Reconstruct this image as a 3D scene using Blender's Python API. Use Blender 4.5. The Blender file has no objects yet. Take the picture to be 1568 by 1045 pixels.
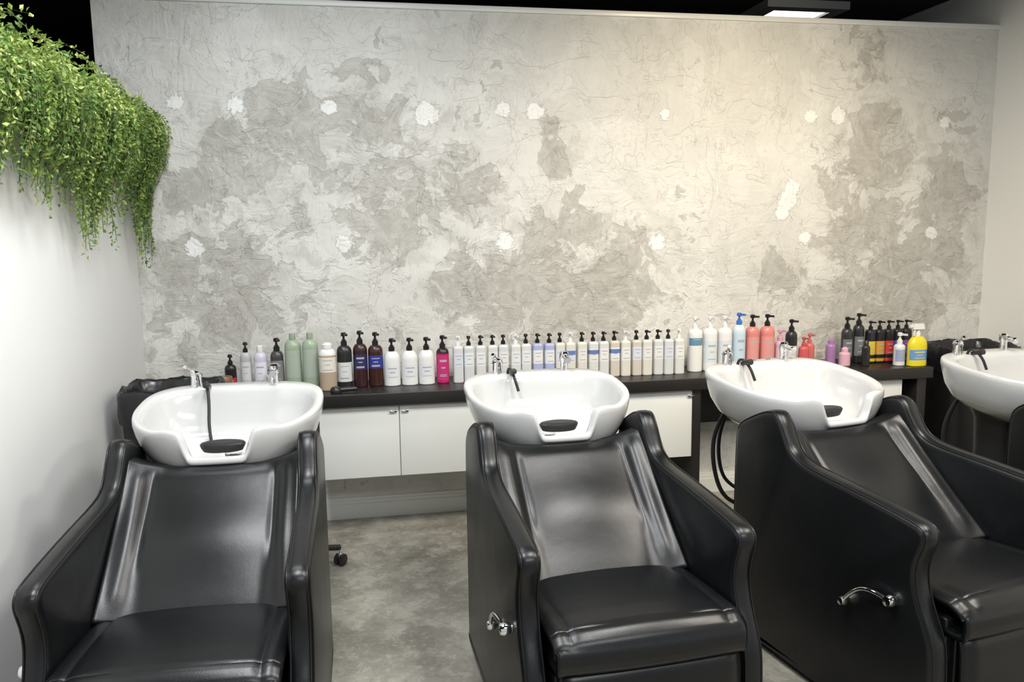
import bpy, bmesh, math, random
import numpy as np
from mathutils import Vector, Matrix
random.seed(7); rng=np.random.default_rng(7)
sc=bpy.context.scene
try: sc.view_settings.view_transform='Standard'
except Exception: pass
COL=sc.collection

# ------------------------------------------------------------- materials
MATS={}
def mat(name,col=(.5,.5,.5),rough=.5,metal=0,spec=.5,trans=0,coat=0,bump=0,bscale=200,emit=None,estr=0):
    if name in MATS: return MATS[name]
    m=bpy.data.materials.new(name); m.use_nodes=True
    nt=m.node_tree; b=nt.nodes['Principled BSDF']
    b.inputs['Base Color'].default_value=(*col,1); b.inputs['Roughness'].default_value=rough
    b.inputs['Metallic'].default_value=metal; b.inputs['Specular IOR Level'].default_value=spec
    b.inputs['Transmission Weight'].default_value=trans; b.inputs['Coat Weight'].default_value=coat
    if emit: b.inputs['Emission Color'].default_value=(*emit,1); b.inputs['Emission Strength'].default_value=estr
    if bump:
        tc=nt.nodes.new('ShaderNodeTexCoord'); n=nt.nodes.new('ShaderNodeTexNoise'); n.inputs['Scale'].default_value=bscale; n.inputs['Detail'].default_value=4
        bp=nt.nodes.new('ShaderNodeBump'); bp.inputs['Strength'].default_value=bump; bp.inputs['Distance'].default_value=.002
        nt.links.new(tc.outputs['Object'],n.inputs['Vector']); nt.links.new(n.outputs['Fac'],bp.inputs['Height']); nt.links.new(bp.outputs['Normal'],b.inputs['Normal'])
    MATS[name]=m; return m
class NB:
    def __init__(s,name):
        s.m=bpy.data.materials.new(name); s.m.use_nodes=True; s.nt=s.m.node_tree; s.b=s.nt.nodes['Principled BSDF']; MATS[name]=s.m
    def n(s,t,**k):
        x=s.nt.nodes.new(t)
        for a,v in k.items(): setattr(x,a,v)
        return x
    def l(s,a,b): s.nt.links.new(a,b)
    def math(s,op,a,b=None,c=None):
        x=s.nt.nodes.new('ShaderNodeMath'); x.operation=op
        for i,v in enumerate((a,b,c)):
            if v is None: continue
            if isinstance(v,(int,float)): x.inputs[i].default_value=v
            else: s.l(v,x.inputs[i])
        return x.outputs[0]
    def smooth(s,v,a,b):
        x=s.nt.nodes.new('ShaderNodeMapRange'); x.interpolation_type='SMOOTHSTEP'
        s.l(v,x.inputs['Value']); x.inputs['From Min'].default_value=a; x.inputs['From Max'].default_value=b
        return x.outputs['Result']
    def mix(s,f,a,b):
        x=s.nt.nodes.new('ShaderNodeMix'); x.data_type='RGBA'
        if isinstance(f,(int,float)): x.inputs[0].default_value=f
        else: s.l(f,x.inputs[0])
        for i,v in ((6,a),(7,b)):
            if isinstance(v,tuple): x.inputs[i].default_value=(*v,1)
            else: s.l(v,x.inputs[i])
        return x.outputs[2]
    def noise(s,vec,scale,detail=4,rough=.5,dist=0,out='Fac'):
        x=s.n('ShaderNodeTexNoise'); s.l(vec,x.inputs['Vector']); x.inputs['Scale'].default_value=scale
        x.inputs['Detail'].default_value=detail; x.inputs['Roughness'].default_value=rough; x.inputs['Distortion'].default_value=dist
        return x.outputs[out]
    def mapping(s,vec,scale=(1,1,1),rot=(0,0,0),loc=(0,0,0)):
        x=s.n('ShaderNodeMapping'); s.l(vec,x.inputs['Vector']); x.inputs['Scale'].default_value=scale; x.inputs['Rotation'].default_value=rot; x.inputs['Location'].default_value=loc
        return x.outputs[0]

def make_plaster():
    k=NB('plaster_wall'); tc=k.n('ShaderNodeTexCoord').outputs['Object']
    a1=k.n('ShaderNodeAttribute',attribute_name='dark').outputs['Fac']; a2=k.n('ShaderNodeAttribute',attribute_name='spot').outputs['Fac']
    warpn=k.noise(tc,4,3,.5,0,'Color')
    v=k.n('ShaderNodeVectorMath',operation='SCALE'); k.l(warpn,v.inputs[0]); v.inputs['Scale'].default_value=.22
    va=k.n('ShaderNodeVectorMath',operation='ADD'); k.l(tc,va.inputs[0]); k.l(v.outputs[0],va.inputs[1]); W=va.outputs[0]
    n1=k.noise(W,1.7,8,.62,.6); n2=k.noise(W,4.2,9,.62,.5); n3=k.noise(W,17,8,.7,.5); n4=k.noise(W,8,7,.6,.3)
    base=k.mix(k.smooth(n1,.35,.65),(.565,.555,.52),(.655,.645,.61))
    base=k.mix(k.math('MULTIPLY',k.smooth(n2,.53,.60),.35),base,(.73,.725,.70))
    dm=k.math('ADD',k.math('MULTIPLY',a1,.75),k.math('MULTIPLY',k.math('SUBTRACT',n4,.5),2.2)); base=k.mix(k.math('MULTIPLY',k.smooth(dm,.25,.62),.55),base,(.43,.415,.38))
    d=k.math('ADD',a1,k.math('MULTIPLY',k.math('SUBTRACT',n2,.5),2.9)); d=k.math('ADD',d,k.math('MULTIPLY',k.math('SUBTRACT',n3,.5),.55))
    m1=k.smooth(d,.50,.60); tone=k.mix(k.smooth(n3,.35,.65),(.30,.285,.25),(.43,.415,.38))
    c=k.mix(k.math('MULTIPLY',m1,.64),base,tone)
    n5=k.noise(W,13,6,.62,.4); n6=k.noise(k.mapping(W,(1,1,1),(0,.7,0),(7,0,3)),9,7,.65,.6)
    m3=k.smooth(k.math('ADD',k.math('MULTIPLY',a1,.55),k.math('MULTIPLY',k.math('SUBTRACT',n5,.5),3.2)),.62,.74); c=k.mix(k.math('MULTIPLY',m3,.42),c,(.31,.295,.26))
    m4=k.smooth(k.math('ADD',k.math('MULTIPLY',a1,.25),k.math('MULTIPLY',k.math('SUBTRACT',n6,.5),3.0)),.50,.58); c=k.mix(k.math('MULTIPLY',m4,.35),c,(.73,.72,.69))
    s=k.math('ADD',a2,k.math('MULTIPLY',k.math('SUBTRACT',k.noise(W,24,6,.7,1),.5),1.9)); m2=k.smooth(s,.58,.72)
    c=k.mix(k.math('MULTIPLY',m2,.75),c,(.84,.84,.82))
    k.l(c,k.b.inputs['Base Color']); k.b.inputs['Roughness'].default_value=.55; k.b.inputs['Specular IOR Level'].default_value=.35
    w2=k.n('ShaderNodeVectorMath',operation='ADD'); wn=k.n('ShaderNodeVectorMath',operation='SCALE'); k.l(k.noise(tc,2.5,2,.5,0,'Color'),wn.inputs[0]); wn.inputs['Scale'].default_value=.30
    k.l(tc,w2.inputs[0]); k.l(wn.outputs[0],w2.inputs[1])
    t1=k.noise(k.mapping(w2.outputs[0],(2.2,1,20),(0,.7,0)),2.4,4,.5); t2=k.noise(k.mapping(w2.outputs[0],(20,1,2.5),(0,.55,0),(3,0,1)),2.2,4,.5)
    sel=k.smooth(k.noise(W,5,5,.6),.48,.52)
    t=k.math('ADD',k.math('MULTIPLY',t1,sel),k.math('MULTIPLY',t2,k.math('SUBTRACT',1,sel)))
    rid=None   # overlapping trowel plates and their raised edges
    for (mx_,mz_,ry,sc_,th,wt) in ((1,2.2,.6,4.2,.5,.5),(2.4,1,.5,5.5,.47,.45),(1.2,1.8,-.5,9,.52,.35),(2,1,-.8,13,.5,.22)):
        nn=k.noise(k.mapping(w2.outputs[0],(mx_,1,mz_),(0,ry,0),(sc_,0,-sc_)),sc_*.6,4,.5)
        x=k.math('ADD',k.math('MULTIPLY',k.smooth(nn,th-.006,th+.006),wt*.45),k.math('MULTIPLY',k.math('SUBTRACT',1,k.smooth(k.math('ABSOLUTE',k.math('SUBTRACT',nn,th)),0,.006)),wt*.8))
        x=k.math('MULTIPLY',x,k.smooth(k.noise(tc,3+sc_*.3,3),.46,.58))
        rid=x if rid is None else k.math('ADD',rid,x)
    h=k.math('ADD',k.math('MULTIPLY',t,.42),k.math('MULTIPLY',k.noise(W,5,4,.55),.6)); h=k.math('ADD',h,k.math('MULTIPLY',k.noise(tc,60,4,.6),.10)); h=k.math('ADD',h,k.math('MULTIPLY',rid,.42)); h=k.math('ADD',h,k.math('MULTIPLY',sel,.12)); h=k.math('SUBTRACT',h,k.math('MULTIPLY',m1,.12)); h=k.math('ADD',h,k.math('MULTIPLY',m2,.15))
    bp=k.n('ShaderNodeBump'); bp.inputs['Strength'].default_value=.85; bp.inputs['Distance'].default_value=.013
    k.l(h,bp.inputs['Height']); k.l(bp.outputs['Normal'],k.b.inputs['Normal']); return k.m
def make_floor():
    k=NB('concrete_floor'); tc=k.n('ShaderNodeTexCoord').outputs['Object']
    n1=k.noise(tc,2.2,8,.6,.3); n2=k.noise(tc,5,9,.66,.3); n3=k.noise(tc,45,6,.7); n4=k.noise(k.mapping(tc,(1,1,1),(0,0,.5),(4,2,0)),10,8,.68,.4)
    c=k.mix(k.smooth(n1,.35,.65),(.17,.158,.127),(.30,.282,.236)); c=k.mix(k.math('MULTIPLY',k.smooth(n2,.50,.62),.5),c,(.43,.41,.35)); c=k.mix(k.math('MULTIPLY',k.smooth(n2,.5,.36),.4),c,(.13,.122,.10))
    c=k.mix(k.math('MULTIPLY',k.smooth(n4,.54,.60),.35),c,(.47,.45,.39)); c=k.mix(k.math('MULTIPLY',k.smooth(n4,.46,.40),.35),c,(.14,.13,.105))
    c=k.mix(k.math('MULTIPLY',k.smooth(n3,.5,.7),.3),c,(.55,.53,.47))
    k.l(c,k.b.inputs['Base Color']); r=k.math('ADD',k.math('MULTIPLY',n2,.35),.20); k.l(r,k.b.inputs['Roughness'])
    bp=k.n('ShaderNodeBump'); bp.inputs['Strength'].default_value=.15; bp.inputs['Distance'].default_value=.004; k.l(n2,bp.inputs['Height']); k.l(bp.outputs['Normal'],k.b.inputs['Normal']); return k.m
def make_leather():
    k=NB('black_leather'); tc=k.n('ShaderNodeTexCoord').outputs['Object']
    n=k.noise(tc,7,4,.5); vo=k.n('ShaderNodeTexVoronoi'); k.l(tc,vo.inputs['Vector']); vo.inputs['Scale'].default_value=420
    c=k.mix(n,(.003,.0033,.004),(.006,.0065,.0072)); k.l(c,k.b.inputs['Base Color'])
    k.l(k.math('ADD',k.math('MULTIPLY',n,.08),.29),k.b.inputs['Roughness']); k.b.inputs['Specular IOR Level'].default_value=.40
    h=k.math('ADD',k.math('MULTIPLY',vo.outputs['Distance'],.12),k.math('MULTIPLY',k.noise(k.mapping(tc,(1,1.6,1)),9,3,.45),1.1))
    bp=k.n('ShaderNodeBump'); bp.inputs['Strength'].default_value=.2; bp.inputs['Distance'].default_value=.005; k.l(h,bp.inputs['Height']); k.l(bp.outputs['Normal'],k.b.inputs['Normal']); return k.m
def make_leaf():
    k=NB('foliage_leaf'); a=k.n('ShaderNodeAttribute',attribute_name='tint').outputs['Fac']
    cr=k.n('ShaderNodeValToRGB'); k.l(a,cr.inputs[0]); e=cr.color_ramp.elements
    e[0].color=(.03,.075,.018,1); e[1].color=(.58,.66,.22,1)
    for p,c in ((.35,(.11,.22,.045,1)),(.7,(.31,.42,.09,1))):
        x=e.new(p); x.color=c
    k.l(cr.outputs[0],k.b.inputs['Base Color']); k.b.inputs['Roughness'].default_value=.5
    tr=k.n('ShaderNodeBsdfTranslucent'); k.l(cr.outputs[0],tr.inputs[0]); mx=k.n('ShaderNodeMixShader'); mx.inputs[0].default_value=.3
    out=k.nt.nodes['Material Output']; k.l(k.b.outputs[0],mx.inputs[1]); k.l(tr.outputs[0],mx.inputs[2]); k.l(mx.outputs[0],out.inputs[0]); return k.m
def make_paint(name,c1,c2):
    k=NB(name); tc=k.n('ShaderNodeTexCoord').outputs['Object']; n=k.noise(tc,1.3,4,.5); k.l(k.mix(n,c1,c2),k.b.inputs['Base Color']); k.b.inputs['Roughness'].default_value=.6
    bp=k.n('ShaderNodeBump'); bp.inputs['Strength'].default_value=.12; bp.inputs['Distance'].default_value=.003; k.l(k.noise(tc,40,4,.6),bp.inputs['Height']); k.l(bp.outputs['Normal'],k.b.inputs['Normal']); return k.m

PLA=make_plaster(); FLO=make_floor(); LEA=make_leather(); LEAF=make_leaf()
WHT=make_paint('white_paint',(.72,.72,.71),(.79,.79,.78)); CRM=make_paint('cream_paint',(.88,.86,.80),(.92,.90,.84))
CERAM=mat('glazed_ceramic',(.53,.53,.52),.12,coat=.4); CHR=mat('chrome',(.85,.85,.86),.08,1); RUB=mat('black_rubber',(.012,.012,.013),.45,bump=.2,bscale=80)
BLK=mat('black_plastic',(.012,.012,.013),.35,bump=.05,bscale=60); SHELF=mat('black_laminate',(.016,.014,.013),.35,bump=.1,bscale=40)
CAB=mat('white_laminate',(.72,.73,.70),.3,bump=.03,bscale=50); DARKC=mat('black_ceiling_paint',(.006,.006,.008),.9,bump=.1,bscale=20)
BAG=mat('bin_liner',(.012,.012,.014),.25,bump=.4,bscale=30)

# ------------------------------------------------------------- geometry helpers
def obj_from(name,verts,faces,mats,parent=None,smooth=True,midx=None):
    me=bpy.data.meshes.new(name); me.from_pydata([tuple(v) for v in verts],[],[tuple(f) for f in faces])
    for m in (mats if isinstance(mats,(list,tuple)) else [mats]): me.materials.append(m)
    if midx is not None: me.polygons.foreach_set('material_index',midx)
    me.polygons.foreach_set('use_smooth',[smooth]*len(me.polygons)); me.update()
    o=bpy.data.objects.new(name,me); COL.objects.link(o)
    if parent: o.parent=parent
    return o
def box(name,x0,x1,y0,y1,z0,z1,m,parent=None,bev=0,seg=3):
    bm=bmesh.new(); bmesh.ops.create_cube(bm,size=1)
    for v in bm.verts: v.co=Vector(((x0+x1)/2+v.co.x*(x1-x0),(y0+y1)/2+v.co.y*(y1-y0),(z0+z1)/2+v.co.z*(z1-z0)))
    if bev: bmesh.ops.bevel(bm,geom=bm.edges[:],offset=bev,segments=seg,profile=.5,affect='EDGES')
    me=bpy.data.meshes.new(name); bm.to_mesh(me); bm.free(); me.materials.append(m)
    if bev: me.polygons.foreach_set('use_smooth',[True]*len(me.polygons))
    o=bpy.data.objects.new(name,me); COL.objects.link(o)
    if parent: o.parent=parent
    return o
def empty(name,loc=(0,0,0),rot=0):
    e=bpy.data.objects.new(name,None); COL.objects.link(e); e.location=loc; e.rotation_euler=(0,0,rot); e.empty_display_size=.1; return e
def tube(name,pts,r,m,parent=None,cyc=False,res=6):
    cu=bpy.data.curves.new(name,'CURVE'); cu.dimensions='3D'; cu.bevel_depth=r; cu.bevel_resolution=3; cu.resolution_u=res; cu.use_fill_caps=True
    s=cu.splines.new('NURBS'); s.points.add(len(pts)-1)
    for i,p in enumerate(pts): s.points[i].co=(*p,1)
    s.order_u=3; s.use_endpoint_u=not cyc; s.use_cyclic_u=cyc
    o=bpy.data.objects.new(name,cu); COL.objects.link(o); cu.materials.append(m)
    dg=bpy.context.evaluated_depsgraph_get(); me=bpy.data.meshes.new_from_object(o.evaluated_get(dg)); bpy.data.objects.remove(o)
    me.polygons.foreach_set('use_smooth',[True]*len(me.polygons))
    o=bpy.data.objects.new(name,me); COL.objects.link(o)
    if parent: o.parent=parent
    return o
class Builder:
    """accumulates parts with material indices into one mesh"""
    def __init__(s): s.v=[];s.f=[];s.mi=[];s.mats=[]
    def mi_(s,m):
        if m not in s.mats: s.mats.append(m)
        return s.mats.index(m)
    def lathe(s,prof,m,c=(0,0,0),n=24,ex=2,sy=1,matfn=None,M=None,rot=0):
        base=len(s.v); mi=s.mi_(m)
        for r,z in prof:
            for i in range(n):
                t=2*math.pi*(i+.5)/n+rot; ct,st=math.cos(t),math.sin(t)
                q=(abs(ct)**ex+abs(st)**ex)**(-1/ex) if ex!=2 else 1
                p=Vector((c[0]+r*q*ct,c[1]+r*q*st*sy,c[2]+z))
                if M is not None: p=M@p
                s.v.append(p)
        for j in range(len(prof)-1):
            for i in range(n):
                a=base+j*n+i; b=base+j*n+(i+1)%n; s.f.append((a,b,b+n,a+n))
                k=mi
                if matfn:
                    t=2*math.pi*(i+1)/n+rot; zz=(prof[j][1]+prof[j+1][1])/2; mm=matfn(t,zz)
                    if mm is not None: k=s.mi_(mm)
                s.mi.append(k)
        s.f.append(tuple(base+i for i in reversed(range(n)))); s.mi.append(mi)
        e=base+(len(prof)-1)*n; s.f.append(tuple(e+i for i in range(n))); s.mi.append(mi)
    def box(s,c,d,m,rz=0,taper=1):
        base=len(s.v); mi=s.mi_(m); cr,sr=math.cos(rz),math.sin(rz)
        for dz in (-1,1):
            for dx,dy in ((-1,-1),(1,-1),(1,1),(-1,1)):
                k=taper if dz>0 else 1
                x,y=dx*d[0]/2*k,dy*d[1]/2*k; s.v.append(Vector((c[0]+x*cr-y*sr,c[1]+x*sr+y*cr,c[2]+dz*d[2]/2)))
        for f in ((3,2,1,0),(4,5,6,7),(0,1,5,4),(1,2,6,5),(2,3,7,6),(3,0,4,7)): s.f.append(tuple(base+i for i in f)); s.mi.append(mi)
    def make(s,name,parent=None):
        o=obj_from(name,s.v,s.f,s.mats,parent,True,s.mi)
        md=o.modifiers.new('es','EDGE_SPLIT'); md.split_angle=math.radians(40)
        return o

# ------------------------------------------------------------- room
H=2.76; WX=4.98
# (x, z, radius, strength) of the darker, damp-looking plaster areas and (x, z, r) of the filler dabs over fixings
dark=[(1.18,2.2,.2,1),(.76,2.15,.2,1),(.44,2.08,.14,1),(.3,1.8,.17,.9),(.42,1.35,.25,1),(.22,1.4,.2,.9),(.82,1.77,.45,.5),(1.15,1.93,.35,.65),(1.5,1.84,.3,.7),(1.75,1.83,.17,1),(1.33,1.66,.25,.7),(1.78,1.28,.24,1),(2.2,1.42,.25,.9),(2.48,1.27,.3,1),(2.15,1.2,.25,.95),(2.22,2.02,.11,.9),(2.2,2.15,.07,.8),
 (4.15,2.57,.15,.8),(4.2,2.17,.16,.9),(4.25,2.0,.22,.95),(4.12,1.58,.26,.8),(4.3,1.25,.4,.85),(4.6,1.45,.35,.7),(4.72,1.75,.2,.9),(3.6,1.3,.14,.9),(4.6,2.05,.3,.5),(.12,1.0,.3,.6),(3.3,.95,.3,.3),(1.3,.95,.2,.4),(.55,1.0,.25,.5)]
spots=[(.23,2.27,.04),(.53,2.26,.045),(1.0,2.25,.04),(1.51,2.23,.06),(1.93,2.25,.04),(2.11,2.25,.05),(2.86,2.24,.035),(3.76,2.24,.04),(3.94,2.24,.045),(4.65,2.22,.04),(.28,1.53,.05),(1.05,1.535,.045),(1.93,1.535,.05),(2.82,1.52,.045),(3.75,1.53,.035),(4.6,1.55,.04),(3.63,1.75,.06),(3.66,1.83,.05),(3.6,1.68,.045)]
def build_back_wall():
    nx,nz=340,184; xs=np.linspace(-.13,WX,nx); zs=np.linspace(0,H,nz)
    X,Z=np.meshgrid(xs,zs); verts=np.stack([X.ravel(),np.zeros(X.size),Z.ravel()],1)
    faces=[(j*nx+i,j*nx+i+1,(j+1)*nx+i+1,(j+1)*nx+i) for j in range(nz-1) for i in range(nx-1)]
    V=[tuple(v) for v in verts]; b=len(V)
    V+=[(-.13,0,0),(WX,0,0),(WX,.12,0),(-.13,.12,0),(-.13,0,H),(WX,0,H),(WX,.12,H),(-.13,.12,H)]
    faces+=[(b+4,b+5,b+6,b+7),(b+3,b,b+4,b+7),(b+1,b+2,b+6,b+5),(b+2,b+3,b+7,b+6)]
    o=obj_from('wall_back',V,faces,PLA,None,False)
    D=np.zeros(X.size)
    for x,z,r,s in dark: D=np.maximum(D,s*np.exp(-(((X-x)**2+(Z-z)**2)/(r*r)).ravel()*.5))
    S=np.zeros(X.size)
    for x,z,r in spots: S=np.maximum(S,1.2*np.exp(-(((X-x)**2+(Z-z)**2)/(r*r)).ravel()*.6))
    for nm,A in (('dark',D),('spot',S)):
        at=o.data.attributes.new(nm,'FLOAT','POINT'); at.data.foreach_set('value',np.concatenate([A,np.zeros(8)]).astype('f'))
build_back_wall()
box('trim_1',-.13,WX,-.012,.13,H,H+.03,CAB,bev=.004)
box('floor',-3,WX+.12,-7,6,-.05,0,FLO)
box('ceiling',-3,WX+.12,-7,6,3.05,3.1,DARKC)
box('wall_left',-.13,0,-3.1,-.0005,0,2.13,WHT,bev=.01)
box('wall_right',WX,WX+.12,-7,6,0,3.05,CRM)
box('wall_far',-3,WX+.12,6,6.1,0,3.1,DARKC); box('light_block_left',-3.1,-3,-7,6,0,3.1,DARKC)  # second box: unseen dark blocker added to keep world light from the open left side
b=Builder()
for z0,z1,t in ((0,.085,0),(.085,.105,.005),(.105,.12,.009)): b.box((WX/2,(-.018+t-.0005)/2,(z0+z1)/2),(WX,.0175-t,z1-z0),CAB)
b.make('baseboard_back')
b=Builder(); b.box((.008,-1.55,.06),(.015,3.05,.12),CAB); b.make('baseboard_left')
b=Builder(); b.box((WX-.0085,-3.5,.06),(.015,6.9,.12),CAB); b.make('baseboard_right')

# ceiling light fixtures
EM=mat('light_diffuser',(.9,.9,.9),.5,emit=(1,.98,.95),estr=2.2); FRM=mat('grey_metal_frame',(.30,.31,.33),.5,bump=.02,bscale=30)
def troffer(x,y,w=.45,l=.9,z=3.05,fr=.03):
    e=empty('ceiling_light_panel',(x,y,z)); 
    bb=Builder()
    for cx,cy,dx,dy in ((0,-l/2-fr/2,w+2*fr,fr),(0,l/2+fr/2,w+2*fr,fr),(-w/2-fr/2,0,fr,l),(w/2+fr/2,0,fr,l)): bb.box((cx,cy,-.025),(dx,dy,.05),FRM)
    bb.make('frame',e); box('diffuser',-w/2+.001,w/2-.001,-l/2+.001,l/2-.001,-.035,-.025,EM,e); return e
troffer(4.05,.80,.40,.30,fr=.09)
for x in (.9,2.3,3.6): troffer(x,-2.6)
b=Builder(); b.lathe([(.0,-1.6),(.14,-1.6),(.14,1.6),(0,1.6)],mat('galvanised_duct',(.10,.11,.13),.5,.3),n=24,M=Matrix.Translation((4.2,2.6,2.86))@Matrix.Rotation(math.pi/2,4,'Y')); b.make('ceiling_duct')

# ------------------------------------------------------------- shelf and cabinets
SZ=.787
sh=empty('wall_counter',(0,0,0))
box('top',.40,4.36,-.40,-.001,.722,SZ,SHELF,sh,.003)
box('support_1',2.90,2.95,-.37,-.02,.0,.722,SHELF,sh,.002); box('support_2',4.28,4.34,-.37,-.02,.0,.722,SHELF,sh,.002)
box('back_rail',2.95,3.35,-.06,-.02,.45,.722,SHELF,sh)
SZ+=.0006
def cabinet(x0,n,w=.405):
    e=empty('wall_cabinet'); z0,z1=.340,.720
    box('carcass',x0+.002,x0+n*w-.002,-.345,-.001,z0+.003,z1,CAB,e)
    for i in range(n):
        a=x0+i*w; box('door_panel_%d'%(i+1),a+.002,a+w-.002,-.365,-.347,z0,z1-.005,CAB,e,.002)
        hx=a+w-.03 if i%2==0 else a+.03
        box('pull_%d'%(i+1),hx-.018,hx+.018,-.378,-.365,z1-.04,z1-.03,CHR,e,.002)
cabinet(.895,5); cabinet(3.40,2,.395)
# ------------------------------------------------------------- bins
def bin_(x,y,w,d,h):
    e=empty('waste_bin',(x,y,0)); b=Builder()
    b.lathe([(.0,.002),(w*.42,.002),(w*.44,.02),(w*.5,h),(w*.49,h+.004),(w*.47,h-.01),(w*.42,.03),(0,.03)],BLK,n=40,ex=5,sy=d/w); b.make('body',e)
    n=90; V=[];F=[]
    prof=[(.515,-.13),(.53,-.08),(.525,-.03),(.52,.01),(.5,.025),(.47,.01),(.45,-.05),(.42,-.14),(.36,-.25),(.2,-.32),(.02,-.34)]
    for j,(r,z) in enumerate(prof):
        for i in range(n):
            t=2*math.pi*i/n; ct,st=math.cos(t),math.sin(t); q=(abs(ct)**5+abs(st)**5)**(-.2)
            rr=r*w*(1+.012*math.sin(11*t+j)+.008*math.sin(23*t+j*1.7)+.008*random.uniform(-1,1)); 
            V.append((rr*q*ct,rr*q*st*d/w,h+z+.006*math.sin(7*t+j*.8)+.003*random.uniform(-1,1)))
    for j in range(len(prof)-1):
        for i in range(n): a=j*n+i;b2=j*n+(i+1)%n; F.append((a,b2,b2+n,a+n))
    obj_from('liner',V,F,BAG,e,True)
bin_(.265,-.61,.41,.36,.895); bin_(4.69,-.28,.44,.36,.87)

# ------------------------------------------------------------- wash basin
def sm(x): x=max(0,min(1,x)); return x*x*(3-2*x)
def basin_mesh(parent):
    n=200; loops=[(.28,.30,.28,-.235,0),(.5,.52,.5,-.225,0),(.70,.74,.72,-.195,0),(.84,.88,.87,-.155,.0),(.93,.955,.95,-.10,.22),(.98,.99,.985,-.05,.62),(1,1,1,-.02,.92),(1,1,1,-.006,1),(.992,.992,.992,.003,1),(.975,.975,.975,.006,1),(.935,.93,.78,.004,1),(.905,.90,.70,.0,1),(.885,.88,.665,-.02,.95),(.86,.85,.63,-.06,.55),(.81,.79,.58,-.12,.10),(.70,.68,.48,-.155,0),(.5,.5,.32,-.172,0),(.25,.25,.12,-.18,0),(.06,.06,.03,-.182,0)]
    V=[];F=[]
    for sx,sf,sb,z,w in loops:
        for i in range(n):
            t=2*math.pi*i/n; c,s=math.cos(t),math.sin(t)
            ex=3.4 if s>0 else 2.9; bb=.26 if s>0 else .31
            x=.325*math.copysign(abs(c)**(2/ex),c); y=bb*math.copysign(abs(s)**(2/ex),s)
            if s<0: x*=1-.10*sm((-y/.31))
            nt=(1-sm((abs(x)-.085)/.042))*sm((-y-.10)/.08) if s<0 else 0
            hump=.010*math.exp(-((abs(x)-.16)/.04)**2)*sm((-y-.12)/.1) if s<0 else 0
            X=x*sx; Y=y*(sb if s>0 else sf)
            V.append((X,Y,z-.085*nt*w+hump*w+.035*(y/.3)*(1 if z>-.1 else .6)))
    for j in range(len(loops)-1):
        for i in range(n): a=j*n+i;b=j*n+(i+1)%n; F.append((a,b,b+n,a+n))
    F.append(tuple(reversed(range(n)))); e=(len(loops)-1)*n; F.append(tuple(e+i for i in range(n)))
    return obj_from('bowl',V,F,CERAM,parent,True)
def basin(x,y,z,rot,sc_=1,longh=False):
    e=empty('shampoo_basin',(x,y,z),rot); e.scale=(sc_,sc_,1); basin_mesh(e)
    b=Builder(); b.lathe([(0,-.03),(.5,-.03),(.56,-.012),(.58,0),(.54,.007),(.4,.011),(0,.008)],RUB,n=36,M=Matrix.Translation((0,-.19,-.098))@Matrix.Rotation(math.radians(2),4,'X')@Matrix.Diagonal((.13,.065,.8,1))); b.make('neck_rest',e)
    b=Builder(); b.lathe([(0,0),(.03,0),(.032,.003),(.02,.005),(0,.002)],CHR,c=(0,.0,-.184),n=28); b.make('drain',e)
    zz=.022
    b=Builder(); b.lathe([(0,0),(.026,0),(.027,.006),(.021,.012),(.02,.05),(.023,.055),(.021,.07),(.01,.078),(0,.078)],CHR,c=(-.16,.215,zz),n=28)
    b.lathe([(0,0),(.006,0),(.0055,.055),(.008,.06),(.006,.068),(0,.068)],CHR,n=14,M=Matrix.Translation((-.16,.215,zz+.068))@Matrix.Rotation(math.radians(58),4,'X')@Matrix.Rotation(math.radians(-25),4,'Y')); b.make('mixer_tap',e)
    b=Builder(); b.lathe([(0,0),(.024,0),(.024,.006),(.016,.012),(.015,.05),(.02,.058),(.02,.085),(.014,.092),(0,.092)],CHR,c=(.13,.215,zz),n=28)
    b.lathe([(0,0),(.012,0),(.013,.04),(.016,.05),(.014,.055),(0,.055)],CHR,n=18,M=Matrix.Translation((.13,.205,zz+.072))@Matrix.Rotation(math.radians(100),4,'X')); b.make('spray_holder',e)
    tube('spray_hose',[(-.12,.20,.02),(-.12,.195,.05),(-.115,.17,.06),(-.105,.14,.03)]+([(-.10,.12,-.03),(-.10,.09,-.10),(-.09,.07,-.155)] if longh else [(-.10,.13,.01),(-.095,.125,-.01),(-.09,.12,-.03)]),.006,RUB,e)
    b=Builder(); b.lathe([(0,-.02),(.008,-.02),(.010,.0),(.013,.028),(.013,.04),(0,.042)],RUB,n=18,M=Matrix.Translation((-.108,.165,.043))@Matrix.Rotation(math.radians(75),4,'X')); b.make('spray_head',e)
    pz=-z
    b=Builder(); b.lathe([(0,pz+.001),(.17,pz+.001),(.17,pz+.03),(.14,pz+.05),(.125,-.40),(.13,-.25),(.15,-.20),(0,-.20)],BLK,c=(0,.05,0),n=40,ex=5,sy=.9); b.make('pedestal',e)
    tube('water_hose_1',[(-.2,.16,-.16),(-.23,.2,-.25),(-.235,.2,-.4),(-.2,.18,-.55),(-.12,.15,-.6),(-.08,.12,-.6)],.009,RUB,e); tube('water_hose_2',[(-.17,.18,-.16),(-.19,.22,-.25),(-.19,.22,-.42),(-.15,.2,-.52),(-.08,.14,-.55)],.008,RUB,e)
    return e

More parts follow.
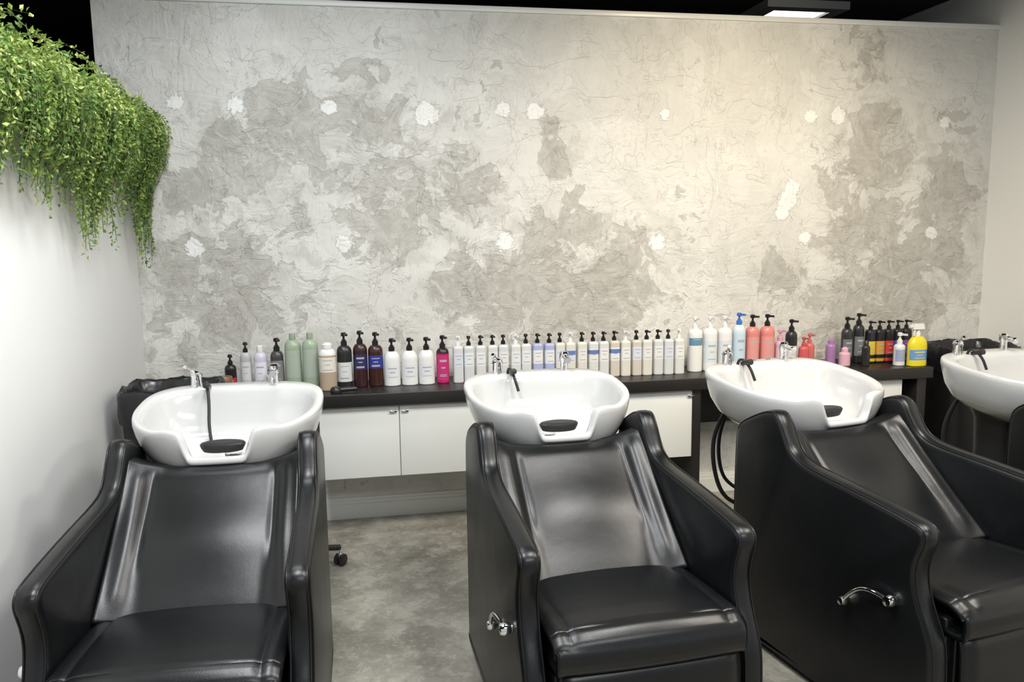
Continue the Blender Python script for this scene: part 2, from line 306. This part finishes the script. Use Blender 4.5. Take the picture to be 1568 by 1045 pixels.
# ------------------------------------------------------------- chair
def chaikin(P,it=2):
    for _ in range(it):
        Q=[]; n=len(P)
        for i in range(n):
            a=P[i]; b=P[(i+1)%n]; Q+= [(a[0]*.75+b[0]*.25,a[1]*.75+b[1]*.25),(a[0]*.25+b[0]*.75,a[1]*.25+b[1]*.75)]
        P=Q
    return P
ARM=[(0,.02),(0,.03),(0,.45),(0,.80),(.02,.85),(.08,.885),(.16,.925),(.215,.937),(.255,.91),(.29,.85),(.325,.80),(.40,.778),(.56,.768),(.72,.755),(.84,.742),(.905,.732),(.925,.695),(.90,.64),(.885,.58),(.905,.50),(.95,.42),(.97,.36),(.972,.2),(.972,.03),(.972,.02)]
TH=.068
def spread_(u): return .272+.022*max(0,u)/.93-.010*math.exp(-((u-.25)/.12)**2)
def arm(parent,side):
    P=chaikin(ARM,2); n=len(P)
    th=TH; sl=[(0,.024),(.003,.012),(.010,.004),(.022,0),(th-.022,0),(th-.010,.004),(th-.003,.012),(th,.024)]
    area=sum(P[i][0]*P[(i+1)%n][1]-P[(i+1)%n][0]*P[i][1] for i in range(n)); sg=1 if area>0 else -1
    N=[]
    for i in range(n):
        a=P[i-1];b=P[(i+1)%n]; tx,tz=b[0]-a[0],b[1]-a[1]; L=math.hypot(tx,tz) or 1; N.append((tz/L*sg,-tx/L*sg))
    V=[];F=[]
    for k,(o,ins) in enumerate(sl):
        for (u,z),(nu,nz) in zip(P,N):
            uu,zz=u-nu*ins,z-nz*ins
            V.append((side*(spread_(u)+o),-uu,max(zz,.02)))
    m=len(sl)
    for k in range(m-1):
        for i in range(n):
            a=k*n+i;b=k*n+(i+1)%n; F.append((a,b,b+n,a+n) if side>0 else (a,a+n,b+n,b))
    F.append(tuple(range(n)) if side<0 else tuple(reversed(range(n)))); e=(m-1)*n; F.append(tuple(e+i for i in (range(n) if side>0 else reversed(range(n)))))
    o=obj_from('arm_left' if side<0 else 'arm_right',V,F,LEA,parent,True)
    md=o.modifiers.new('es','EDGE_SPLIT'); md.split_angle=math.radians(50)
    for off in (.008,TH-.008):
        pts=[]
        for (u,z),(nu,nz) in list(zip(P,N))[::2]:
            if z<.06: continue
            pts.append((side*(spread_(u)+off),-(u-nu*.005),z-nz*.005))
        st=min(range(len(pts)),key=lambda i:(pts[i][2]+(-pts[i][1])*10)); pts=pts[st:]+pts[:st]
        tube('piping',pts,.003,LEA,parent,res=2)
    return o
def gridsurf(name,fn,nu,nv,m,parent,thick):
    V=[fn(i/(nu-1),j/(nv-1)) for j in range(nv) for i in range(nu)]
    F=[(j*nu+i,j*nu+i+1,(j+1)*nu+i+1,(j+1)*nu+i) for j in range(nv-1) for i in range(nu-1)]
    o=obj_from(name,V,F,m,parent,True); md=o.modifiers.new('s','SOLIDIFY'); md.thickness=thick; md.offset=-1
    return o
def chair(x,y,rot):
    e=empty('salon_wash_chair',(x,y,0),rot)
    arm(e,-1); arm(e,1)
    def back(a,b):
        s=(a-.5)*2; w=.274+.006*(1-b)
        u=.60-.42*b-.03*math.sin(math.pi*b)*(1-.5*s*s)
        z=.485+.385*b
        wing=.045*max(0,abs(s)-.6)**1.6/.4**1.6
        groove=-.010*math.exp(-((abs(s)-.72)/.05)**2)*sm((b-.2)/.25)*sm((.92-b)/.15)
        bulge=.010*math.exp(-((abs(s)-.84)/.08)**2)*sm(b/.15)*sm((.97-b)/.15)
        pillow=.026*max(0,math.cos(s*math.pi/2))**.8*max(0,math.sin(math.pi*b))**.6+.022*math.exp(-((b-.42)/.20)**2)*(1-s*s)
        edge=-.05*sm((b-.94)/.06)
        f=wing+groove+bulge+pillow+edge
        z-=.03*(1-s*s)*sm((b-.8)/.2)
        return (s*w,-(u+f*.68),z+f*.5)
    gridsurf('backrest',back,71,60,LEA,e,.05)
    def seat(a,b):
        s=(a-.5)*2; w=.278
        L=[(.50,.470),(.60,.478),(.75,.490),(.88,.498),(.94,.498),(.97,.493),(.99,.482),(1.0,.466),(1.002,.445),(.998,.425),(.97,.418),(.90,.415)]
        t=b*(len(L)-1); i=min(int(t),len(L)-2); f=t-i
        u=L[i][0]*(1-f)+L[i+1][0]*f; z=L[i][1]*(1-f)+L[i+1][1]*f
        top=sm((.66-b)/.2)
        z+=top*(.012*math.cos(s*math.pi/2)-.006*math.exp(-((abs(s)-.84)/.05)**2))-.012*sm((abs(s)-.93)/.07)*(1 if b<.6 else .3)
        u-=.012*s*s*(1 if b>.4 else 0)
        return (s*w,-u,z)
    gridsurf('seat',seat,61,89,LEA,e,.02)
    box('seat_base',-.270,.270,-.93,-.02,.30,.445,BLK,e,.01)
    def leg(a,b):
        s=(a-.5)*2; L=[(.93,.395),(.968,.398),(.985,.385),(.99,.36),(.995,.25),(.99,.13),(.98,.10),(.95,.09),(.92,.09)]
        t=b*(len(L)-1); i=min(int(t),len(L)-2); f=t-i
        u=L[i][0]*(1-f)+L[i+1][0]*f; z=L[i][1]*(1-f)+L[i+1][1]*f
        u-=.02*sm((abs(s)-.9)/.1)
        return (s*.262,-u,z)
    gridsurf('leg_rest',leg,41,41,LEA,e,.02)
    box('leg_rest_core',-.25,.25,-.95,-.90,.10,.39,BLK,e,.01)
    box('plinth',-.24,.24,-.88,-.04,.001,.30,BLK,e,.01)
    box('rear_panel',-.27,.27,-.035,.0,.02,.80,LEA,e,.012)
    sx=-.358   # chrome recline lever
    tube('recline_lever',[(sx-.025,-.82,.475),(sx-.034,-.76,.49),(sx-.036,-.69,.462),(sx-.025,-.635,.395)],.0065,CHR,e)
    b=Builder(); b.lathe([(0,-.05),(.010,-.05),(.011,-.02),(.018,-.013),(.020,0),(.015,.012),(0,.015)],CHR,n=24,M=Matrix.Translation((sx-.025,-.82,.475))@Matrix.Rotation(-math.pi/2,4,'Y'))
    b.lathe([(0,-.05),(.007,-.05),(.008,-.02),(.014,-.012),(.016,0),(.012,.010),(0,.012)],CHR,n=24,M=Matrix.Translation((sx-.025,-.635,.395))@Matrix.Rotation(-math.pi/2,4,'Y')); b.make('lever_knobs',e)
    for i,(a,c) in enumerate(((-.30,-.06),(.30,-.06),(-.32,-.88),(.32,-.88))):
        b=Builder(); b.lathe([(0,0),(.02,0),(.022,.006),(.016,.022),(0,.022)],BLK,c=(a,c,0.0),n=20); b.make('foot_%d'%(i+1),e)
    return e
UN=[(.64,-1.5,-1.5,.64,-1.385,-1,1.03),(1.835,-1.5,3.4,1.85,-1.375,1,1.0),(2.885,-1.53,11.5,2.915,-1.385,11,1.05),(4.09,-1.55,12,4.05,-1.39,11,1.03)]
for i,(cx_,cy_,r,bx,by,br,bs) in enumerate(UN):
    chair(cx_,cy_,math.radians(r)); basin(bx,by,.97,math.radians(br),bs,i==0)

# ------------------------------------------------------------- rolling stool (its caster shows beside the first chair)
def stool(x,y):
    e=empty('rolling_stool',(x,y,0),0); b=Builder()
    b.lathe([(0,.44),(.155,.44),(.17,.455),(.172,.48),(.16,.50),(.1,.51),(0,.512)],LEA,n=40); b.make('seat',e)
    b=Builder(); b.lathe([(0,.09),(.03,.09),(.03,.2),(.022,.21),(.018,.44),(0,.44)],CHR,n=20); b.make('gas_lift',e)
    for i in range(5):
        t=math.radians(20+72*i); R=Matrix.Rotation(t,4,'Z')
        p=[R@Vector(q) for q in ((.02,0,.12),(.12,0,.115),(.25,0,.09))]; tube('leg_%d'%(i+1),p,.014,BLK,e)
        c=R@Vector((.25,0,0)); b=Builder()
        for s in (-1,1):
            M=Matrix.Translation((c.x,c.y,.03))@Matrix.Rotation(t+.6,4,'Z')@Matrix.Translation((0,s*.014,0))@Matrix.Rotation(math.pi/2,4,'X')
            b.lathe([(0,-.009),(.024,-.009),(.028,-.006),(.028,.006),(.024,.009),(0,.009)],BLK,n=24,M=M)
        b.lathe([(0,.03),(.012,.03),(.012,.06),(.006,.062),(.006,.09),(0,.09)],CHR,c=(c.x,c.y,0),n=12); b.make('caster_%d'%(i+1),e)
stool(.75,-.74)

# ------------------------------------------------------------- bottles
def cm(c,rough=.3,tr=0):
    nm='bottle_%02x%02x%02x_%d'%(int(c[0]*255),int(c[1]*255),int(c[2]*255),int(tr*10)); return mat(nm,c,rough,trans=tr,bump=.02,bscale=30)
PB=cm((.01,.01,.01)); PW=cm((.72,.72,.70)); TXT=cm((.38,.38,.40)); 
def pump(b,c,m,ang=-math.pi/2,s=1.0):
    x,y,z=c
    b.lathe([(0,0),(.0135*s,0),(.0135*s,.018*s),(.009*s,.021*s),(.009*s,.026*s),(.005*s,.027*s),(.005*s,.040*s),(.0115*s,.041*s),(.012*s,.053*s),(.008*s,.057*s),(0,.057*s)],m,c=c,n=16)
    L=.034*s; b.box((x+math.cos(ang)*L*.6,y+math.sin(ang)*L*.6,z+.049*s),(L,.010*s,.009*s),m,rz=ang)
def add_bottle(b,x,y,w,h,col,pm=None,label=None,lz=(.2,.75),ex=2.3,top='pump',shoulder=.16,ang=-1.2,band=None,tr=0,sy=.9,txt=TXT):
    m=cm(col,.28,tr); r=w/2; z=SZ
    rows=sorted(set([0,.012,.02]+[round(t,3) for t in np.linspace(.03,1-shoulder,40)]))
    prof=[(0,0),(r*.92,0)]+[(r*(1 if t>0.015 else .97),t*h) for t in rows if t>0]
    for t in (.25,.5,.75,.92): prof.append((r-(r-.013)*(1-math.sqrt(max(0,1-t*t))),h*(1-shoulder)+h*shoulder*t))
    prof.append((.012,h)); prof.append((0,h))
    lm=cm(label) if label else None
    def fn(t,zz):
        q=zz/h; a=((t+math.pi/2+math.pi)%(2*math.pi))-math.pi
        if band and band[0]<q<band[1]: return cm(band[2])
        if lm and lz[0]<q<lz[1] and abs(a)<1.15:
            f=(q-lz[0])/(lz[1]-lz[0])
            if (abs(a)<.5 and abs(f-.78)<.035) or (abs(a)<.35 and abs(f-.5)<.025) or (abs(a)<.6 and (abs(f-.15)<.02 or abs(f-.22)<.012)): return txt
            return lm
        return None
    b.lathe(prof,m,c=(x,y,z),n=28,ex=ex,sy=sy,matfn=fn)
    if top=='pump': pump(b,(x,y,z+h-.001),pm or PB,ang,max(.9,w/.06) if w<.06 else 1.2)
    elif top=='cap':
        b.lathe([(0,0),(.016,0),(.017,.003),(.016,.032),(.012,.036),(0,.036)],pm or m,c=(x,y,z+h-.001),n=20)
    elif top=='dome': b.lathe([(0,0),(r*.6,0),(r*.6,.02),(r*.3,.03),(0,.03)],pm or m,c=(x,y,z+h-.001),n=20)
def B1(name,*a,**k):
    b=Builder(); add_bottle(b,*a,**k); return b.make(name)
W_=(.72,.72,.70); G=(.30,.37,.27); BR=(.04,.012,.008)
B1('pump_bottle',.455,-.19,.058,.145,(.015,.012,.012),label=(.45,.02,.04),lz=(.05,.55))
B1('pump_bottle',.53,-.17,.056,.205,(.42,.42,.42),label=(.6,.6,.6))
B1('lotion_bottle',.605,-.19,.066,.205,(.55,.52,.62),label=(.72,.70,.76),top='cap',pm=PW)
B1('pump_bottle',.685,-.16,.066,.205,(.05,.05,.05),label=(.2,.2,.2))
B1('shampoo_bottle',.768,-.17,.084,.262,G,top='cap',label=(.36,.42,.33),lz=(.25,.8))
B1('shampoo_bottle',.857,-.19,.082,.265,G,top='cap',label=(.36,.42,.33),lz=(.25,.8))
B1('lotion_bottle',.946,-.24,.088,.22,(.42,.33,.24),label=(.70,.66,.58),lz=(.45,.8),pm=PW,top='dome',band=(.85,1.0,W_))
B1('pump_bottle',1.03,-.19,.078,.225,(.02,.02,.02),label=(.62,.64,.62),lz=(.15,.62),pm=PB)
B1('pump_bottle',1.112,-.18,.074,.23,(.035,.012,.012),label=(.03,.03,.10),lz=(.4,.75),pm=PB)
B1('pump_bottle',1.192,-.18,.078,.22,BR,label=(.03,.04,.25),lz=(.45,.75),pm=PB)
for x in (1.277,1.37,1.46): B1('pump_bottle',x,-.19,.086,.185,W_,label=(.68,.69,.70),lz=(.2,.6),pm=PB,shoulder=.25)
B1('pump_bottle',1.548,-.18,.068,.19,(.42,.015,.12),label=(.5,.03,.16),lz=(.1,.8),pm=PB,band=(.84,1.0,(.02,.01,.01)))
b=Builder(); n=21
for i in range(n):
    x=1.628+i*(2.872-1.628)/(n-1)+random.uniform(-.003,.003); y=-.20-.03*i/n+random.uniform(-.006,.006); v=random.choice([(.60,.60,.58),(.62,.60,.54),(.57,.58,.58),(.54,.50,.44)])
    lab=random.choice([None,(.68,.69,.70),(.60,.62,.68),(.70,.70,.68)])
    band=None
    if i in (7,8): v=(.36,.40,.60)
    if i in (10,12,14): band=(.66,.76,(.12,.18,.42))
    add_bottle(b,x,y,.056,.20,v,label=lab or (.68,.68,.66),lz=(.45,.82),ex=5,shoulder=.07,pm=PB if i%5 else PW,tr=0,sy=1.0,band=band,ang=-math.pi/2+random.uniform(-.3,.3))
b.make('refill_bottle_row')
for x,h,l in ((2.985,.245,(.12,.25,.35)),(3.075,.245,(.62,.68,.70)),(3.165,.245,(.62,.65,.69))): B1('shampoo_bottle',x,-.19,.082,h,W_,label=l,lz=(.62,.80) if l[0]<.5 else (.2,.7),pm=PW,shoulder=.12)
B1('shampoo_bottle',3.252,-.19,.074,.26,(.58,.66,.72),label=(.50,.62,.72),lz=(.1,.8),pm=cm((.03,.15,.5)))
CO=(.62,.21,.19)
B1('pump_bottle',3.34,-.18,.076,.245,CO,label=(.68,.28,.25),pm=PB); B1('pump_bottle',3.432,-.18,.084,.245,CO,label=(.68,.28,.25),pm=PB)
B1('pump_bottle',3.515,-.18,.06,.155,(.64,.36,.47),pm=cm((.6,.32,.43)),label=(.7,.45,.55)); B1('pump_bottle',3.585,-.18,.066,.21,(.02,.02,.02),label=(.6,.58,.58),lz=(.1,.6))
B1('pump_bottle',3.655,-.2,.058,.12,(.55,.10,.10),pm=cm((.5,.08,.08))); B1('pump_bottle',3.72,-.15,.058,.13,(.58,.14,.12),pm=cm((.55,.12,.1)))
B1('lotion_bottle',3.86,-.15,.058,.12,(.34,.18,.38),top='dome'); B1('styling_jar',3.90,-.23,.064,.08,(.66,.38,.48),top='dome')
for x,c,h in ((3.955,(.03,.03,.03),.21),(4.03,(.02,.02,.02),.23)): B1('pump_bottle',x,-.16,.064,h,c,label=(.15,.16,.17),lz=(.2,.7))
for i,(x,c) in enumerate(((4.095,(.65,.48,.03)),(4.155,(.55,.30,.05)),(4.215,(.48,.05,.05)),(4.275,(.05,.10,.38)),(4.332,(.20,.08,.36)))):
    B1('pump_bottle',x,-.18,.055,.20,(.015,.015,.018),label=c,lz=(.25,.65),ex=4,shoulder=.1,band=(.05,.14,c))
B1('spray_can',4.01,-.27,.045,.12,(.02,.02,.02),top='dome')
B1('lotion_bottle',4.205,-.30,.064,.125,(.68,.68,.68),label=(.3,.35,.5),top='pump',pm=PW)
b=Builder(); add_bottle(b,4.29,-.34,.115,.175,(.74,.62,.02),label=(.15,.30,.55),lz=(.2,.55),top='none',sy=.55,ex=2.6,shoulder=.35,txt=cm((.8,.7,.1)))
zc=SZ+.173
b.lathe([(0,0),(.014,0),(.014,.02),(.010,.03),(.010,.045),(0,.045)],PW,c=(4.29,-.34,zc),n=18)
b.box((4.285,-.345,zc+.058),(.075,.026,.032),PW,taper=.85); b.box((4.240,-.345,zc+.061),(.02,.016,.016),PW); b.box((4.260,-.345,zc+.025),(.009,.014,.044),PW); b.make('trigger_spray_bottle')
for i,z in enumerate((0,.055)):
    b=Builder(); b.lathe([(0,z),(.036,z),(.037,z+.004),(.037,z+.046),(.034,z+.05),(0,z+.05)],cm((.20,.10,.06)),c=(.442,-.30,SZ),n=28); b.make('powder_tin')
B1('spray_bottle',.66,-.26,.045,.10,(.45,.47,.48),top='dome',pm=PB)
b=Builder(); b.lathe([(0,0),(.028,0),(.03,.006),(.028,.02),(.02,.03),(0,.032)],BLK,c=(.985,-.33,SZ),n=24); b.lathe([(0,0),(.012,0),(.012,.09),(0,.09)],BLK,n=14,M=Matrix.Translation((1.0,-.33,SZ+.014))@Matrix.Rotation(math.radians(88),4,'Y')); b.make('hair_brush')

# ------------------------------------------------------------- hanging greenery
def foliage():
    V=[];F=[];T=[]; SV=[];SF=[]
    def leaf(p,d,nrm,L,w,t):
        s=np.cross(d,nrm); s/=np.linalg.norm(s)+1e-9; nn=np.cross(s,d)
        b=len(V); V.extend([p,p+d*L*.45+s*w*.5+nn*w*.15,p+d*L-nn*L*.12,p+d*L*.45-s*w*.5+nn*w*.15]); F.append((b,b+1,b+2,b+3)); T.append(t)
    def bottom(y):
        k=[(-2.2,1.78),(-1.7,1.72),(-1.3,1.70),(-1.05,1.60),(-.95,1.50),(-.82,1.52),(-.66,1.62),(-.5,1.80),(-.36,1.82),(-.26,1.55),(-.15,1.38),(-.05,1.44)]
        return float(np.interp(y,[a for a,_ in k],[b for _,b in k]))
    for sI in range(1250):
        y=-2.15*rng.random()**.95-.03; x0=rng.uniform(-.12,.03); z0=2.13
        L=(2.22-bottom(y))*rng.uniform(.35,1.06); 
        if rng.random()<.2: L=rng.uniform(.12,.3)
        p=np.array([x0,y,z0]); a=rng.normal(0,.5); out=rng.uniform(.25,.8) 
        if rng.random()<.12: out=-out*.6
        d=np.array([out*.8,a*.5,rng.uniform(.1,.75)]); d/=np.linalg.norm(d)
        s=0; pts=[p.copy()]; shade=rng.beta(2.4,1.8); step=.013
        while s<L:
            g=np.array([0,0,-1.0])
            if p[0]<.03 and p[2]<2.16: g=g+np.array([.9,0,.6])
            if p[0]>.10: g=g+np.array([-.45,0,0])
            d=d+g*.16*(.6+s*2)+rng.normal(0,.07,3); d/=np.linalg.norm(d)
            q=p+d*step
            if q[0]<.015 and q[2]<2.14: q[0]=.015
            if q[1]>-.015: q[1]=-.015
            p=q; s+=step; pts.append(p.copy())
            for _ in range(3 if s<L*.7 else 1):
                ld=rng.normal(0,1,3); ld=ld/np.linalg.norm(ld)*.8+d*.5+np.array([.15,0,0]); ld/=np.linalg.norm(ld)
                n=rng.normal(0,1,3); n/=np.linalg.norm(n)
                LL=rng.uniform(.013,.025); pp=p+rng.normal(0,.004,3)
                if pp[0]<.02 and pp[2]<2.14: ld[0]=abs(ld[0])
                if pp[1]>-.05: ld[1]=-abs(ld[1])
                leaf(pp,ld,n,LL,LL*rng.uniform(.42,.66),float(np.clip(shade*.8+rng.uniform(-.2,.28)+(.15 if p[2]>2.1 else 0),0,1)))
        pts=pts[::4]
        if len(pts)>2:
            b=len(SV)
            for q in pts:
                for k in range(3): SV.append((q[0]+.0016*math.cos(k*2.1),q[1]+.0016*math.sin(k*2.1),q[2]))
            for j in range(len(pts)-1):
                for k in range(3): SF.append((b+j*3+k,b+j*3+(k+1)%3,b+j*3+3+(k+1)%3,b+j*3+3+k))
    e=empty('hanging_greenery',(0,0,0))
    o=obj_from('leaves',V,F,LEAF,e,False); at=o.data.attributes.new('tint','FLOAT','FACE'); at.data.foreach_set('value',np.array(T,'f'))
    obj_from('stems',SV,SF,mat('stem_green',(.10,.14,.04),.6),e,True)
    box('planter_trough',-.125,-.005,-2.2,-.02,2.131,2.17,mat('planter_green',(.03,.06,.02),.8,bump=.5,bscale=60),e)
foliage()

# ------------------------------------------------------------- lights
def area(name,loc,sx,sy,e,col,rot=(0,0,0)):
    l=bpy.data.lights.new(name,'AREA'); l.shape='RECTANGLE'; l.size=sx; l.size_y=sy; l.energy=e; l.color=col
    o=bpy.data.objects.new(name,l); COL.objects.link(o); o.location=loc; o.rotation_euler=rot; return o
for i,x in enumerate((.9,2.3,3.6)): area('ceiling_lamp_%d'%(i+1),(x,-2.6,3.0),.45,.9,(54,46,52)[i],((.95,.98,1),(1,.985,.95),(1,.93,.82))[i])
area('ceiling_lamp_4',(2.2,-5.2,3.0),2.4,.8,100,(.96,.98,1))
area('ceiling_lamp_5',(.8,-1.1,3.0),1.2,.35,21,(.93,.97,1))
s=bpy.data.lights.new('warm_spot','SPOT'); s.energy=165; s.color=(1,.82,.55); s.spot_size=math.radians(95); s.spot_blend=1; s.shadow_soft_size=.12
o=bpy.data.objects.new('warm_spot',s); COL.objects.link(o); o.location=(3.4,-2.0,2.98); d=Vector((3.2,0,1.5))-o.location; o.rotation_euler=d.to_track_quat('-Z','Y').to_euler()
w=bpy.data.worlds.new('w'); sc.world=w; w.use_nodes=True; w.node_tree.nodes['Background'].inputs[0].default_value=(.88,.94,1,1); w.node_tree.nodes['Background'].inputs[1].default_value=.6

# ------------------------------------------------------------- camera
yaw,pitch,roll=math.radians(10.343),math.radians(7.91),math.radians(-.73)
f=Vector((math.sin(yaw)*math.cos(pitch),math.cos(yaw)*math.cos(pitch),-math.sin(pitch))); r=Vector((math.cos(yaw),-math.sin(yaw),0)); u=r.cross(f)
r2=r*math.cos(roll)+u*math.sin(roll); u2=-r*math.sin(roll)+u*math.cos(roll)
cam=bpy.data.cameras.new('camera'); cam.sensor_width=36; cam.lens=36*1240/1568; co=bpy.data.objects.new('camera',cam); COL.objects.link(co)
M=Matrix((( r2.x,u2.x,-f.x,1.143),(r2.y,u2.y,-f.y,-4.489),(r2.z,u2.z,-f.z,1.608),(0,0,0,1))); co.matrix_world=M
sc.camera=co
